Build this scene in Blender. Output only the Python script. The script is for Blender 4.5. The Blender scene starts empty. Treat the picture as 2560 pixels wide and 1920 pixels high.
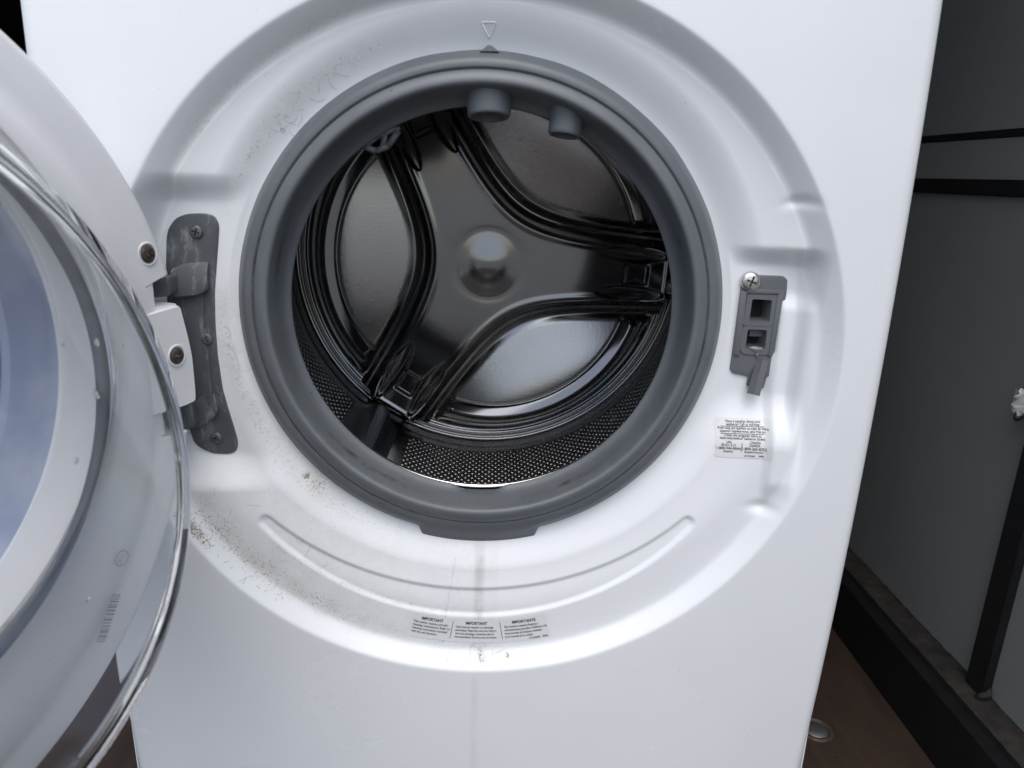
import bpy, math, random
import numpy as np
from mathutils import Matrix, Vector
random.seed(7); rng = np.random.default_rng(7)
SC = bpy.context.scene
COL = SC.collection
PI = math.pi
# ------------------------------------------------------------------ camera
F_PX, CAM = 1795.676, np.array([0.0082654, -0.5774989, 0.1587734])
YAW, PITCH, ROLL = 0.03108928, 0.28670766, -0.03128268
fwd = np.array([math.sin(YAW)*math.cos(PITCH), math.cos(YAW)*math.cos(PITCH), -math.sin(PITCH)])
rgt = np.array([math.cos(YAW), -math.sin(YAW), 0.0]); dwn = np.cross(fwd, rgt)
cR, sR = math.cos(ROLL), math.sin(ROLL)
rgt, dwn = cR*rgt+sR*dwn, -sR*rgt+cR*dwn
cd = bpy.data.cameras.new("camera"); cam = bpy.data.objects.new("camera", cd); COL.objects.link(cam)
cd.sensor_fit = 'HORIZONTAL'; cd.sensor_width = 36; cd.lens = F_PX/2560*36
cd.clip_start = 0.01; cd.clip_end = 2000
cd.dof.use_dof = True; cd.dof.focus_distance = 0.72; cd.dof.aperture_fstop = 7.0
cam.matrix_world = Matrix(((rgt[0], -dwn[0], -fwd[0], CAM[0]), (rgt[1], -dwn[1], -fwd[1], CAM[1]), (rgt[2], -dwn[2], -fwd[2], CAM[2]), (0, 0, 0, 1)))
SC.camera = cam
# ------------------------------------------------------------------ sky, sun, exposure
SUN_EL, SUN_AZ = math.radians(64), math.radians(4)     # azimuth measured from -Y (in front of the machine) towards +X
wd = bpy.data.worlds.new("World"); SC.world = wd; wd.use_nodes = True
nt = wd.node_tree; bg = nt.nodes["Background"]
sky = nt.nodes.new("ShaderNodeTexSky"); sky.sky_type = 'NISHITA'; sky.sun_disc = False
sky.sun_elevation = SUN_EL; sky.air_density = 1.0; sky.dust_density = 3.0; sky.ozone_density = 1.0
sky.sun_rotation = PI - SUN_AZ
hs = nt.nodes.new("ShaderNodeHueSaturation"); hs.inputs['Saturation'].default_value = 0.8
nt.links.new(sky.outputs[0], hs.inputs['Color']); nt.links.new(hs.outputs[0], bg.inputs[0]); bg.inputs[1].default_value = 0.15
ld = bpy.data.lights.new("sun", 'SUN'); ld.energy = 1.5; ld.angle = math.radians(75); ld.color = (1.0, 0.985, 0.965)
sun = bpy.data.objects.new("sun", ld); COL.objects.link(sun)
sdir = Vector((math.sin(SUN_AZ)*math.cos(SUN_EL), -math.cos(SUN_AZ)*math.cos(SUN_EL), math.sin(SUN_EL)))
sun.rotation_euler = sdir.to_track_quat('Z', 'Y').to_euler()
SC.view_settings.view_transform = 'Standard'; SC.view_settings.look = 'None'
SC.view_settings.exposure = 0.29; SC.view_settings.gamma = 1.0
SC.cycles.max_bounces = 14; SC.cycles.transmission_bounces = 12; SC.cycles.glossy_bounces = 8
# ------------------------------------------------------------------ helpers
def sm(a, b, t):
    t = np.clip((np.asarray(t, float)-a)/(b-a), 0, 1); return t*t*(3-2*t)
def ray(u, v):
    return ((u-1280)/F_PX)*rgt + ((v-960)/F_PX)*dwn + fwd
def at(u, v, y):                      # photo pixel -> the point of the plane Y = y seen there
    d = ray(u, v); return CAM + d*((y-CAM[1])/d[1])
def z1(x, y): return (600+x/1.765, 120+y/1.765)
def z2(x, y): return (600+x/1.765, 600+y/1.765)
def z4(x, y): return (330+x/2.44, 500+y/2.44)
def z6(x, y): return (1750+x/2.7644, 600+y/2.7644)
def z7(x, y): return (1960+x/1.627, 900+y/1.627)
def dp(x, y): return (x*1.15732, y*1.15732)

def mesh(name, V, F, mat, parent=None, smooth=True, mats=None, fmat=None, sharp=None):
    me = bpy.data.meshes.new(name)
    me.from_pydata([tuple(map(float, v)) for v in V], [], [tuple(int(i) for i in f) for f in F])
    for m in (mats or [mat]): me.materials.append(m)
    if fmat is not None: me.polygons.foreach_set('material_index', np.asarray(fmat, dtype=np.int32))
    if smooth: me.polygons.foreach_set('use_smooth', np.ones(len(me.polygons), dtype=bool))
    me.update()
    if smooth and sharp is not None: me.set_sharp_from_angle(angle=math.radians(sharp))
    return link(name, me, parent)
def link(name, me, parent=None):
    o = bpy.data.objects.new(name, me); COL.objects.link(o)
    if parent: setp(o, parent)
    return o
def setp(o, p):
    o.parent = p
    m = Matrix.Identity(4); q = p
    while q: m = q.matrix_basis.copy() if q.parent is None else (q.parent.matrix_basis @ q.matrix_parent_inverse @ q.matrix_basis if q.parent.parent is None else m); break
    # every part is modelled in world coordinates under an empty at its thing's base
    o.matrix_parent_inverse = WORLD(p).inverted()
def WORLD(o):
    return (WORLD(o.parent) @ o.matrix_parent_inverse if o.parent else Matrix.Identity(4)) @ o.matrix_basis
def thing(name, label, cat, loc, group=None):
    o = bpy.data.objects.new(name, None); COL.objects.link(o); o.location = loc; o.empty_display_size = .05
    o['label'] = label; o['category'] = cat
    if group: o['group'] = group
    return o
def loft(rings, close_v=True):
    n = len(rings[0]); V = np.concatenate(rings); F = []
    for i in range(len(rings)-1):
        for j in range(n if close_v else n-1):
            k = (j+1) % n
            F.append((i*n+j, i*n+k, (i+1)*n+k, (i+1)*n+j))
    return V, F
def join(parts):
    V = []; F = []; o = 0
    for v, f in parts:
        V.append(np.asarray(v, float)); F += [tuple(i+o for i in q) for q in f]; o += len(v)
    return np.concatenate(V), F
def box(x0, x1, y0, y1, zz0, zz1):
    V = [(x, y, z) for x in (x0, x1) for y in (y0, y1) for z in (zz0, zz1)]
    F = [(0, 1, 3, 2), (4, 6, 7, 5), (0, 4, 5, 1), (2, 3, 7, 6), (0, 2, 6, 4), (1, 5, 7, 3)]
    return np.array(V, float), F
def prism(poly, y0, y1, bev=0.0):      # polygon in x,z extruded from y1 (back) to y0 (front) with a small bevel at the front
    P = np.asarray(poly, float)
    if np.sum(P[:, 0]*np.roll(P[:, 1], -1)-np.roll(P[:, 0], -1)*P[:, 1]) < 0: P = P[::-1]
    n = len(P); rings = [np.c_[P[:, 0], np.full(n, y1), P[:, 1]]]
    if bev > 0:
        e = np.roll(P, -1, 0)-P; e /= np.linalg.norm(e, axis=1)[:, None]+1e-12
        nrm = np.c_[-e[:, 1], e[:, 0]]; nn = nrm+np.roll(nrm, 1, 0); nn /= np.maximum(np.linalg.norm(nn, axis=1)[:, None], .3)
        for k in range(4):
            a = k/3*PI/2; Q = P+nn*bev*(1-math.cos(a)); rings.append(np.c_[Q[:, 0], np.full(n, y0+bev*(1-math.sin(a))), Q[:, 1]])
    else: rings.append(np.c_[P[:, 0], np.full(n, y0), P[:, 1]])
    V, F = loft(rings); L = (len(rings)-1)*n
    F.append(tuple(range(L, L+n))); F.append(tuple(range(n-1, -1, -1)))
    return V, F
def rounded(pts, r, seg=5):            # rounds the corners of a polygon
    P = np.asarray(pts, float); out = []
    for i in range(len(P)):
        a, b, c = P[i-1], P[i], P[(i+1) % len(P)]
        u = a-b; v = c-b; lu, lv = np.linalg.norm(u), np.linalg.norm(v)
        rr = min(r, .45*lu, .45*lv); p0 = b+u/lu*rr; p1 = b+v/lv*rr
        for k in range(seg+1):
            t = k/seg; out.append((1-t)**2*p0+2*t*(1-t)*b+t*t*p1)
    return np.array(out)
def tube(path, r, n=6, caps=True):
    P = np.asarray(path, float); rings = []; up = np.array([0.3, 0.5, 0.81])
    for i in range(len(P)):
        t = P[min(i+1, len(P)-1)]-P[max(i-1, 0)]; t /= np.linalg.norm(t)+1e-12
        a = np.cross(t, up); a /= np.linalg.norm(a)+1e-12; b = np.cross(t, a)
        rr = r[i] if hasattr(r, '__len__') else r
        th = np.linspace(0, 2*PI, n, endpoint=False)
        rings.append(P[i]+rr*(np.cos(th)[:, None]*a+np.sin(th)[:, None]*b))
    V, F = loft(rings)
    if caps: F += [tuple(range(n-1, -1, -1)), tuple(range(len(V)-n, len(V)))]
    return V, F
# ------------------------------------------------------------------ materials
def newmat(name):
    m = bpy.data.materials.new(name); m.use_nodes = True
    return m, m.node_tree, m.node_tree.nodes["Principled BSDF"]
def nd(t, typ, **kw):
    n = t.nodes.new(typ)
    for k, v in kw.items(): setattr(n, k, v)
    return n
def noise(t, scale, detail=4, rough=.55, vec=None):
    n = nd(t, "ShaderNodeTexNoise"); n.inputs['Scale'].default_value = scale; n.inputs['Detail'].default_value = detail; n.inputs['Roughness'].default_value = rough
    if vec is not None: t.links.new(vec, n.inputs['Vector'])
    return n
def rampn(t, src, p0, p1, c0=(0, 0, 0, 1), c1=(1, 1, 1, 1)):
    r = nd(t, "ShaderNodeValToRGB"); r.color_ramp.elements[0].position = p0; r.color_ramp.elements[1].position = p1
    r.color_ramp.elements[0].color = c0; r.color_ramp.elements[1].color = c1
    t.links.new(src, r.inputs[0]); return r
def mixc(t, fac, a, b):
    m = nd(t, "ShaderNodeMix", data_type='RGBA')
    if hasattr(fac, 'links'): t.links.new(fac, m.inputs[0])
    else: m.inputs[0].default_value = fac
    for s, i in ((a, 6), (b, 7)):
        if hasattr(s, 'links'): t.links.new(s, m.inputs[i])
        else: m.inputs[i].default_value = s
    return m.outputs[2]
def mul(t, a, b, op='MULTIPLY'):
    m = nd(t, "ShaderNodeMath", operation=op)
    for s, i in ((a, 0), (b, 1)):
        if hasattr(s, 'links'): t.links.new(s, m.inputs[i])
        else: m.inputs[i].default_value = s
    return m.outputs[0]
def geo(t): return nd(t, "ShaderNodeNewGeometry").outputs['Position']
def bump(t, p, h, strength, dist=.001):
    b = nd(t, "ShaderNodeBump"); b.inputs['Strength'].default_value = strength; b.inputs['Distance'].default_value = dist
    t.links.new(h, b.inputs['Height']); t.links.new(b.outputs[0], p.inputs['Normal'])
def simple(name, col, rough=.5, metal=0.0, mott=0.15, scale=60, bumpst=0.0, coat=0.0, spec=.5):
    m, t, p = newmat(name); g = geo(t)
    n = noise(t, scale, 5, .6, g); c0 = tuple(x*(1-mott) for x in col)+(1,); c1 = tuple(min(1, x*(1+mott)) for x in col)+(1,)
    r = rampn(t, n.outputs['Fac'], .3, .7, c0, c1); t.links.new(r.outputs[0], p.inputs['Base Color'])
    p.inputs['Roughness'].default_value = rough; p.inputs['Metallic'].default_value = metal
    p.inputs['Coat Weight'].default_value = coat; p.inputs['Specular IOR Level'].default_value = spec
    if bumpst: bump(t, p, noise(t, scale*8, 3, .5, g).outputs['Fac'], bumpst)
    return m
# white enamel with grime: the vertex attributes say where lint, brown grit and the drip sit
def enamel(name, dirt=True):
    m, t, p = newmat(name); g = geo(t)
    base = (.80, .81, .825, 1)
    col = rampn(t, noise(t, 9, 3, .5, g).outputs['Fac'], .3, .7, (.765, .79, .815, 1), (.795, .817, .84, 1)).outputs[0]
    # stray dark specks everywhere
    v = nd(t, "ShaderNodeTexVoronoi"); v.inputs['Scale'].default_value = 62; v.inputs['Randomness'].default_value = 1; t.links.new(g, v.inputs['Vector'])
    sp = mul(t, rampn(t, v.outputs['Distance'], .022, .034, (1, 1, 1, 1), (0, 0, 0, 1)).outputs[0], rampn(t, noise(t, 14, 2, .5, g).outputs['Fac'], .60, .66).outputs[0])
    if dirt:
        a = nd(t, "ShaderNodeAttribute", attribute_name="lint").outputs['Fac']
        b = nd(t, "ShaderNodeAttribute", attribute_name="grit").outputs['Fac']
        d = nd(t, "ShaderNodeAttribute", attribute_name="drip").outputs['Fac']
        n1 = noise(t, 420, 3, .7, g).outputs['Fac']; n2 = noise(t, 620, 3, .65, g).outputs['Fac']
        n3 = noise(t, 45, 4, .7, g).outputs['Fac']
        l1 = rampn(t, mul(t, n1, mul(t, a, .28), 'ADD'), .70, .90).outputs[0]
        haze_ = mul(t, mul(t, a, rampn(t, n3, .3, .7).outputs[0]), .55)
        col = mixc(t, haze_, col, (.47, .465, .43, 1)); col = mixc(t, mul(t, l1, .6), col, (.24, .24, .215, 1))
        g1 = rampn(t, mul(t, n2, mul(t, b, .30), 'ADD'), .70, .80).outputs[0]
        col = mixc(t, mul(t, mul(t, b, n3), .55), col, (.47, .40, .31, 1)); col = mixc(t, mul(t, g1, .9), col, (.22, .175, .125, 1))
        col = mixc(t, mul(t, d, rampn(t, n3, .25, .75).outputs[0]), col, (.34, .335, .30, 1))
    if dirt: col = mixc(t, mul(t, nd(t, 'ShaderNodeAttribute', attribute_name='scuff').outputs['Fac'], .8), col, (.93, .94, .94, 1))
    col = mixc(t, mul(t, sp, .8), col, (.09, .085, .08, 1))
    t.links.new(col, p.inputs['Base Color'])
    t.links.new(rampn(t, noise(t, 5, 5, .65, g).outputs['Fac'], .3, .7, (.25, .25, .25, 1), (.28, .28, .28, 1)).outputs[0], p.inputs['Roughness'])
    bump(t, p, noise(t, 260, 2, .5, g).outputs['Fac'], .035)
    return m
M_WHITE = enamel("white_enamel"); M_WHITEC = enamel("white_enamel_clean", False)
M_PLASTICW = simple("white_plastic", (.795, .805, .82), .38, mott=.03, scale=12, bumpst=.03)
def rubber():
    m, t, p = newmat("grey_rubber"); g = geo(t)
    c = rampn(t, noise(t, 16, 5, .6, g).outputs['Fac'], .3, .72, (.105, .117, .130, 1), (.140, .154, .170, 1)).outputs[0]
    n = noise(t, 170, 4, .7, g).outputs['Fac']
    c = mixc(t, mul(t, rampn(t, n, .68, .78).outputs[0], .45), c, (.22, .225, .23, 1))
    v = nd(t, "ShaderNodeTexVoronoi"); v.inputs['Scale'].default_value = 95; t.links.new(g, v.inputs['Vector'])
    sp = mul(t, rampn(t, v.outputs['Distance'], .07, .1, (1, 1, 1, 1), (0, 0, 0, 1)).outputs[0], rampn(t, noise(t, 9, 2, .5, g).outputs['Fac'], .55, .6).outputs[0])
    c = mixc(t, mul(t, sp, .8), c, (.015, .015, .016, 1))
    a = nd(t, "ShaderNodeAttribute", attribute_name="mould_fold_shade").outputs['Fac']
    c = mixc(t, mul(t, a, rampn(t, noise(t, 60, 5, .7, g).outputs['Fac'], .4, .62).outputs[0]), c, (.045, .04, .032, 1))
    n4 = noise(t, 6, 6, .7, g).outputs['Fac']
    c = mixc(t, mul(t, rampn(t, n4, .5, .75).outputs[0], .35), c, (.115, .118, .112, 1))
    t.links.new(c, p.inputs['Base Color']); t.links.new(rampn(t, n4, .3, .7, (.30, .30, .30, 1), (.52, .52, .52, 1)).outputs[0], p.inputs['Roughness'])
    bump(t, p, n, .06); return m
M_RUBBER = rubber()
def steel(name, col, rough, aniso=0.0, br=.0, brushed_lit=False):
    m, t, p = newmat(name); g = geo(t)
    n = noise(t, 30, 4, .6, g)
    c = rampn(t, n.outputs['Fac'], .3, .7, tuple(x*.93 for x in col)+(1,), tuple(col)+(1,)); t.links.new(c.outputs[0], p.inputs['Base Color'])
    p.inputs['Metallic'].default_value = 1
    rr = nd(t, "ShaderNodeMapRange"); rr.inputs[3].default_value = rough*.8; rr.inputs[4].default_value = rough*1.25
    t.links.new(n.outputs['Fac'], rr.inputs[0])
    if brushed_lit:
        a = nd(t, "ShaderNodeAttribute", attribute_name="brushed_lit").outputs['Fac']
        t.links.new(mixc(t, a, c.outputs[0], (.40, .40, .40, 1)), p.inputs['Base Color'])  # pads coloured paler than the arms, standing in for brighter sky reflections
        t.links.new(mul(t, rr.outputs[0], mul(t, a, .15), 'ADD'), p.inputs['Roughness'])
        v = nd(t, "ShaderNodeTexVoronoi"); v.inputs['Scale'].default_value = 170; v.inputs['Randomness'].default_value = .5; t.links.new(g, v.inputs['Vector'])
        bump(t, p, mul(t, v.outputs['Distance'], a), .03, .002)
    else:
        t.links.new(rr.outputs[0], p.inputs['Roughness'])
        if br: bump(t, p, noise(t, 180, 2, .5, g).outputs['Fac'], br)
    return m
M_STEEL = steel("stainless_steel", (.22, .223, .227), .12, brushed_lit=True)
M_STEELB = steel("drum_wall_steel", (.42, .418, .415), .25)
M_CHROME = steel("polished_steel_edge", (.78, .77, .75), .10)
M_HOLE = simple("dark_hole", (.006, .006, .006), .8)
M_DARKPL = simple("dark_lifter_plastic", (.028, .031, .038), .25, mott=.1)
def zinc():
    m, t, p = newmat("weathered_grey_metal"); g = geo(t)
    c = rampn(t, noise(t, 30, 5, .6, g).outputs['Fac'], .3, .7, (.062, .068, .076, 1), (.10, .108, .118, 1)).outputs[0]
    mp = nd(t, "ShaderNodeMapping"); mp.inputs['Scale'].default_value = (1, 1, .32); t.links.new(g, mp.inputs[0])
    n = noise(t, 80, 6, .75, mp.outputs[0]).outputs['Fac']
    c = mixc(t, mul(t, rampn(t, n, .53, .72).outputs[0], .85), c, (.33, .34, .35, 1))
    t.links.new(c, p.inputs['Base Color']); p.inputs['Roughness'].default_value = .5
    bump(t, p, n, .12); return m
M_ZINC = zinc()
M_GREYPL = simple("grey_plastic", (.125, .133, .145), .38, mott=.06, scale=20, bumpst=.03)
M_SCREWD = simple("dull_screw", (.11, .115, .12), .45, .4, mott=.3, scale=300)
M_SCREWR = simple("rusty_screw", (.070, .054, .045), .6, .3, mott=.5, scale=400)
M_SCREWC = steel("bright_screw", (.65, .63, .60), .22)
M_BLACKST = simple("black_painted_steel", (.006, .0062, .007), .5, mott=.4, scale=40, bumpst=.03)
M_PANEL = simple("grey_trailer_panel", (.21, .222, .217), .45, mott=.06, scale=4)
M_INK = simple("black_ink", (.02, .02, .022), .6, mott=0)
M_INKG = simple("grey_ink", (.30, .31, .33), .6, mott=0)
M_PAPER = simple("sticker_film", (.72, .73, .735), .35, mott=.02, scale=30)
M_CHALK = simple("white_residue", (.27, .28, .285), .8, mott=.2, scale=300)
M_HAIR = simple("lint_hair", (.17, .165, .155), .7, mott=.3, scale=90)
M_TISSUE = simple("white_paper_scrap", (.60, .60, .58), .8, mott=.1, scale=60)
def glass():
    m, t, p = newmat("clear_glass"); g = geo(t)
    p.inputs['Base Color'].default_value = (.995, 1, 1, 1); p.inputs['Transmission Weight'].default_value = 1; p.inputs['IOR'].default_value = 1.38
    n = noise(t, 14, 4, .6, g).outputs['Fac']
    r = rampn(t, n, .4, .75, (.0, .0, .0, 1), (.06, .06, .06, 1)); t.links.new(r.outputs[0], p.inputs['Roughness'])
    return m
M_GLASS = glass()
def tint():
    m, t, p = newmat("blue_tint_painted_reflections"); g = geo(t)
    t.links.new(rampn(t, noise(t, 4.5, 5, .6, g).outputs['Fac'], .38, .62, (.32, .38, .56, 1), (.84, .88, .93, 1)).outputs[0], p.inputs['Base Color']); p.inputs['Transmission Weight'].default_value = .75; p.inputs['IOR'].default_value = 1.45  # pale mottling painted over the blue tint in place of reflections
    p.inputs['Roughness'].default_value = .12; return m
M_TINT = tint()
def plywood():
    m, t, p = newmat("stained_plywood"); g = geo(t)
    mp = nd(t, "ShaderNodeMapping"); mp.inputs['Scale'].default_value = (6, 1, 1); t.links.new(g, mp.inputs[0])
    n = noise(t, 9, 6, .65, mp.outputs[0]).outputs['Fac']; n2 = noise(t, 25, 5, .7, g).outputs['Fac']
    c = rampn(t, n, .3, .75, (.022, .0135, .009, 1), (.052, .031, .020, 1)).outputs[0]
    c = mixc(t, mul(t, rampn(t, n2, .5, .75).outputs[0], .6), c, (.035, .024, .018, 1))
    v = nd(t, "ShaderNodeTexVoronoi"); v.inputs['Scale'].default_value = 60; t.links.new(g, v.inputs['Vector'])
    c = mixc(t, mul(t, rampn(t, v.outputs['Distance'], .03, .06, (1, 1, 1, 1), (0, 0, 0, 1)).outputs[0], .35), c, (.3, .27, .24, 1))
    t.links.new(c, p.inputs['Base Color']); p.inputs['Roughness'].default_value = .7; bump(t, p, n, .3, .002); return m
M_PLY = plywood()
def dirty():
    m, t, p = newmat("dirty_rail_top"); g = geo(t)
    n = noise(t, 45, 6, .7, g).outputs['Fac']
    t.links.new(rampn(t, n, .35, .7, (.010, .009, .008, 1), (.045, .038, .033, 1)).outputs[0], p.inputs['Base Color'])
    p.inputs['Roughness'].default_value = .85; bump(t, p, n, .5, .003); return m
M_DIRTY = dirty()
M_ASPH = simple("grey_concrete", (.20, .20, .20), .85, mott=.2, scale=3)
# ------------------------------------------------------------------ setting: ground, trailer floor
FZ = -0.5
o = mesh("ground", [(-400, -800, -1.1), (400, -800, -1.1), (400, 800, -1.1), (-400, 800, -1.1)], [(0, 1, 2, 3)], M_ASPH, smooth=False); o['kind'] = 'structure'
V, F = box(-.95, .60, -1.7, 1.6, FZ-.04, FZ); o = mesh("floor", V, F, M_PLY, smooth=False); o['kind'] = 'structure'
# right wall of the trailer
WX = .592
wall = thing("trailer_wall", "grey panelled trailer wall with black steel bars on the right behind the washer", "wall", (WX, .6, FZ))
Y0, Y1 = -.30, 1.6
for a, b in ((FZ, .149), (.167, .214), (.2225, 1.25)):
    for ya, yb in ((Y0, .1165), (.1165, Y1)):
        if a != FZ: ya, yb = (Y0, Y1) if ya == Y0 else (None, None)
        if ya is None: continue
        V, F = box(WX, WX+.012, ya+.0005, yb-.0005, a+.0004, b-.0004); mesh("panel", V, F, M_PANEL, wall, smooth=False)
V, F = box(WX+.014, WX+.03, Y0, Y1, FZ, 1.25); mesh("backing", V, F, M_BLACKST, wall, smooth=False)
V, F = box(WX-.004, WX+.013, Y0, Y1, .1496, .1664); mesh("bar", V, F, M_BLACKST, wall, smooth=False)
V, F = box(WX-.001, WX+.013, Y0, Y1, .2146, .2219); mesh("bar", V, F, M_BLACKST, wall, smooth=False)
V, F = box(.5815, WX-.0005, .1025, .1310, -.4063, .147); mesh("post", V, F, M_BLACKST, wall, smooth=False)
for k in range(3):
    c = np.array([.575+.006*k, .096-.002*k, -.404]); 
V, F = tube([(.577, .103, -.4065), (.581, .100, -.402), (.586, .098, -.398), (.589, .1015, -.393)], [.003, .004, .0042, .002], 8); mesh("weld", V, F, M_DIRTY, wall)
# base rail: extruded section
prof = [(.543, FZ), (.543, -.4175), (.5445, -.4155), (.547, -.415), (.5575, -.4142), (.5595, -.4085)]
V, F = loft([np.array([(x, y, z) for x, z in prof]) for y in np.linspace(Y0, Y1, 30)], False); mesh("base_rail", V, F, M_BLACKST, wall, sharp=30)
prof = [(.5595, -.4085), (.561, -.4072), (.591, -.4068), (.5918, -.404)]
rr = []
for y in np.linspace(Y0, Y1, 200): rr.append(np.array([(x, y, z+.0006*rng.normal()) for x, z in prof]))
V, F = loft(rr, False); mesh("rail_ledge", V, F, M_DIRTY, wall)
# far walls and roof: only their shade and a black corner show
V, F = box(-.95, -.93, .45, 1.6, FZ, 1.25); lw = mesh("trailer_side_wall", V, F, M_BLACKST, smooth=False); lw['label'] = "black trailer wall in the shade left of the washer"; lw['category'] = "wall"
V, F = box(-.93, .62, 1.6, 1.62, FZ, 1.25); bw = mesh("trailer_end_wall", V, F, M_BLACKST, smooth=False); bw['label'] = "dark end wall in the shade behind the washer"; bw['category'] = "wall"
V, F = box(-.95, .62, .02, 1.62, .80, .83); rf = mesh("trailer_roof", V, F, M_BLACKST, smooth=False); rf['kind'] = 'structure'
# floor tie-down disc
dc = at(2039, 1825, 0)
d = ray(2039, 1825); dc = CAM+d*((FZ-CAM[2])/d[2])
td = thing("tie_down", "round metal tie-down plate with rusty rim set in the plywood floor", "floor fitting", tuple(dc))
th = np.linspace(0, 2*PI, 40, endpoint=False)
def disc(c, prof, n=40):
    th = np.linspace(0, 2*PI, n, endpoint=False)
    rr = [np.c_[c[0]+r*np.cos(th), c[1]+r*np.sin(th), np.full(n, c[2]+z)] for r, z in prof]
    V, F = loft(rr); return V, F
V, F = disc(dc, [(.021, .0004), (.0195, .003), (.0165, .003), (.015, -.0002)]); mesh("rim", V, F, M_SCREWR, td)
V, F = disc(dc, [(.0148, .0006), (.012, .0022), (.006, .0028), (.0001, .0026)]); mesh("plate", V, F, steel("scratched_plate", (.32, .32, .32), .5, br=.3), td)
# paper scrap and hook on the post
def onX(u, v, x):
    d = ray(u, v); return CAM+d*((x-CAM[0])/d[0])
pc = onX(2556, 1004, .5800)
sc_ = thing("paper_scrap", "crumpled white paper scrap caught on the black post at the right edge", "paper", tuple(pc))
pv = []
for i in range(6):
    for j in range(7):
        pv.append(pc+np.array([-.006*math.sin(i*1.3)*rng.random()-.002, .011-.030*i/5+.002*rng.normal()*(i > 0), -.0125+.025*j/6+.0022*rng.normal()]))
pf = [(i*7+j, i*7+j+1, (i+1)*7+j+1, (i+1)*7+j) for i in range(5) for j in range(6)]
mesh("crumpled_sheet", pv, pf, M_TISSUE, sc_, smooth=False)
hc_ = onX(2549, 1040, .578)
hk = thing("wall_hook", "small black steel hook below the paper scrap on the post", "hook", tuple(hc_))
a = np.linspace(-.4, PI*1.05, 14)
V, F = tube([hc_+np.array([-.003*math.sin(t), .0055*math.cos(t), -.0075*math.sin(t)+.003]) for t in a], .0014, 8); mesh("hook_wire", V, F, M_BLACKST, hk)
# ------------------------------------------------------------------ washing machine
WM = thing("washing_machine", "white front-loading washing machine with its round glass door swung open", "washing machine", (0, .35, FZ))
GZ = .0388                                           # height of the gasket's centre
hp0 = at(*dp(400, 402), .036)[2]; hp1 = at(*dp(520, 1018), .036)[2]
lp0 = at(*dp(1640, 552), .036)[2]; lp1 = at(*dp(1620, 872), .036)[2]
lpx0 = at(*dp(1640, 700), .036)[0]-.06; lpx1 = at(*dp(1700, 640), .036)[0]; lpx2 = at(*dp(1660, 870), .036)[0]+.004
ai = [at(*z2(*q), .0245) for q in ((150, 1190), (300, 1330), (600, 1470), (1050, 1530), (1500, 1450), (1800, 1320), (1960, 1210))]
ao = [at(*z2(*q), .024) for q in ((85, 1230), (250, 1400), (500, 1545), (800, 1620), (1050, 1640), (1400, 1600), (1700, 1490), (1900, 1350), (2000, 1250))]
def fitc(P):
    P = np.array(P)[:, [0, 2]]; s = np.linalg.lstsq(np.c_[2*P, np.ones(len(P))], (P**2).sum(1), rcond=None)[0]
    return s[0], s[1], math.sqrt(s[2]+s[0]**2+s[1]**2)
cm = lambda a, b: (np.array(a)+np.array(b))/2
AC = fitc([cm(at(*z2(a, b), .0245), at(*z2(c, d), .0245)) for a, b, c, d in ((150, 1190, 100, 1235), (350, 1362, 290, 1432), (600, 1470, 560, 1565), (1050, 1530, 1050, 1640), (1500, 1450, 1540, 1552), (1800, 1320, 1850, 1390), (1960, 1210, 2000, 1250))])
AWM = np.linalg.norm(at(*z2(1050, 1530), .0245)-at(*z2(1050, 1640), .0245))/2+.001; AWE = .0062
_e0 = at(*z2(135, 1218), .0245); _e1 = at(*z2(1970, 1238), .0245)
AT0 = math.atan2(_e0[0]-AC[0], -(_e0[2]-AC[1])); AT1 = math.atan2(_e1[0]-AC[0], -(_e1[2]-AC[1]))
tri_o = [at(*dp(x, y), .034)[[0, 2]] for x, y in ((1040, 48), (1071, 48), (1057, 80))]
dentp = at(*dp(1714, 434), .03)
_q = [at(*z6(*q), .0362)[[0, 2]] for q in ((330, 372), (556, 380), (496, 770), (274, 765))]; _c = np.mean(_q, axis=0); _e = (_q[1]+_q[2]-_q[0]-_q[3]); _e /= np.linalg.norm(_e)
LQ = (_c[0], _c[1], _e[0], _e[1])
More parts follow.
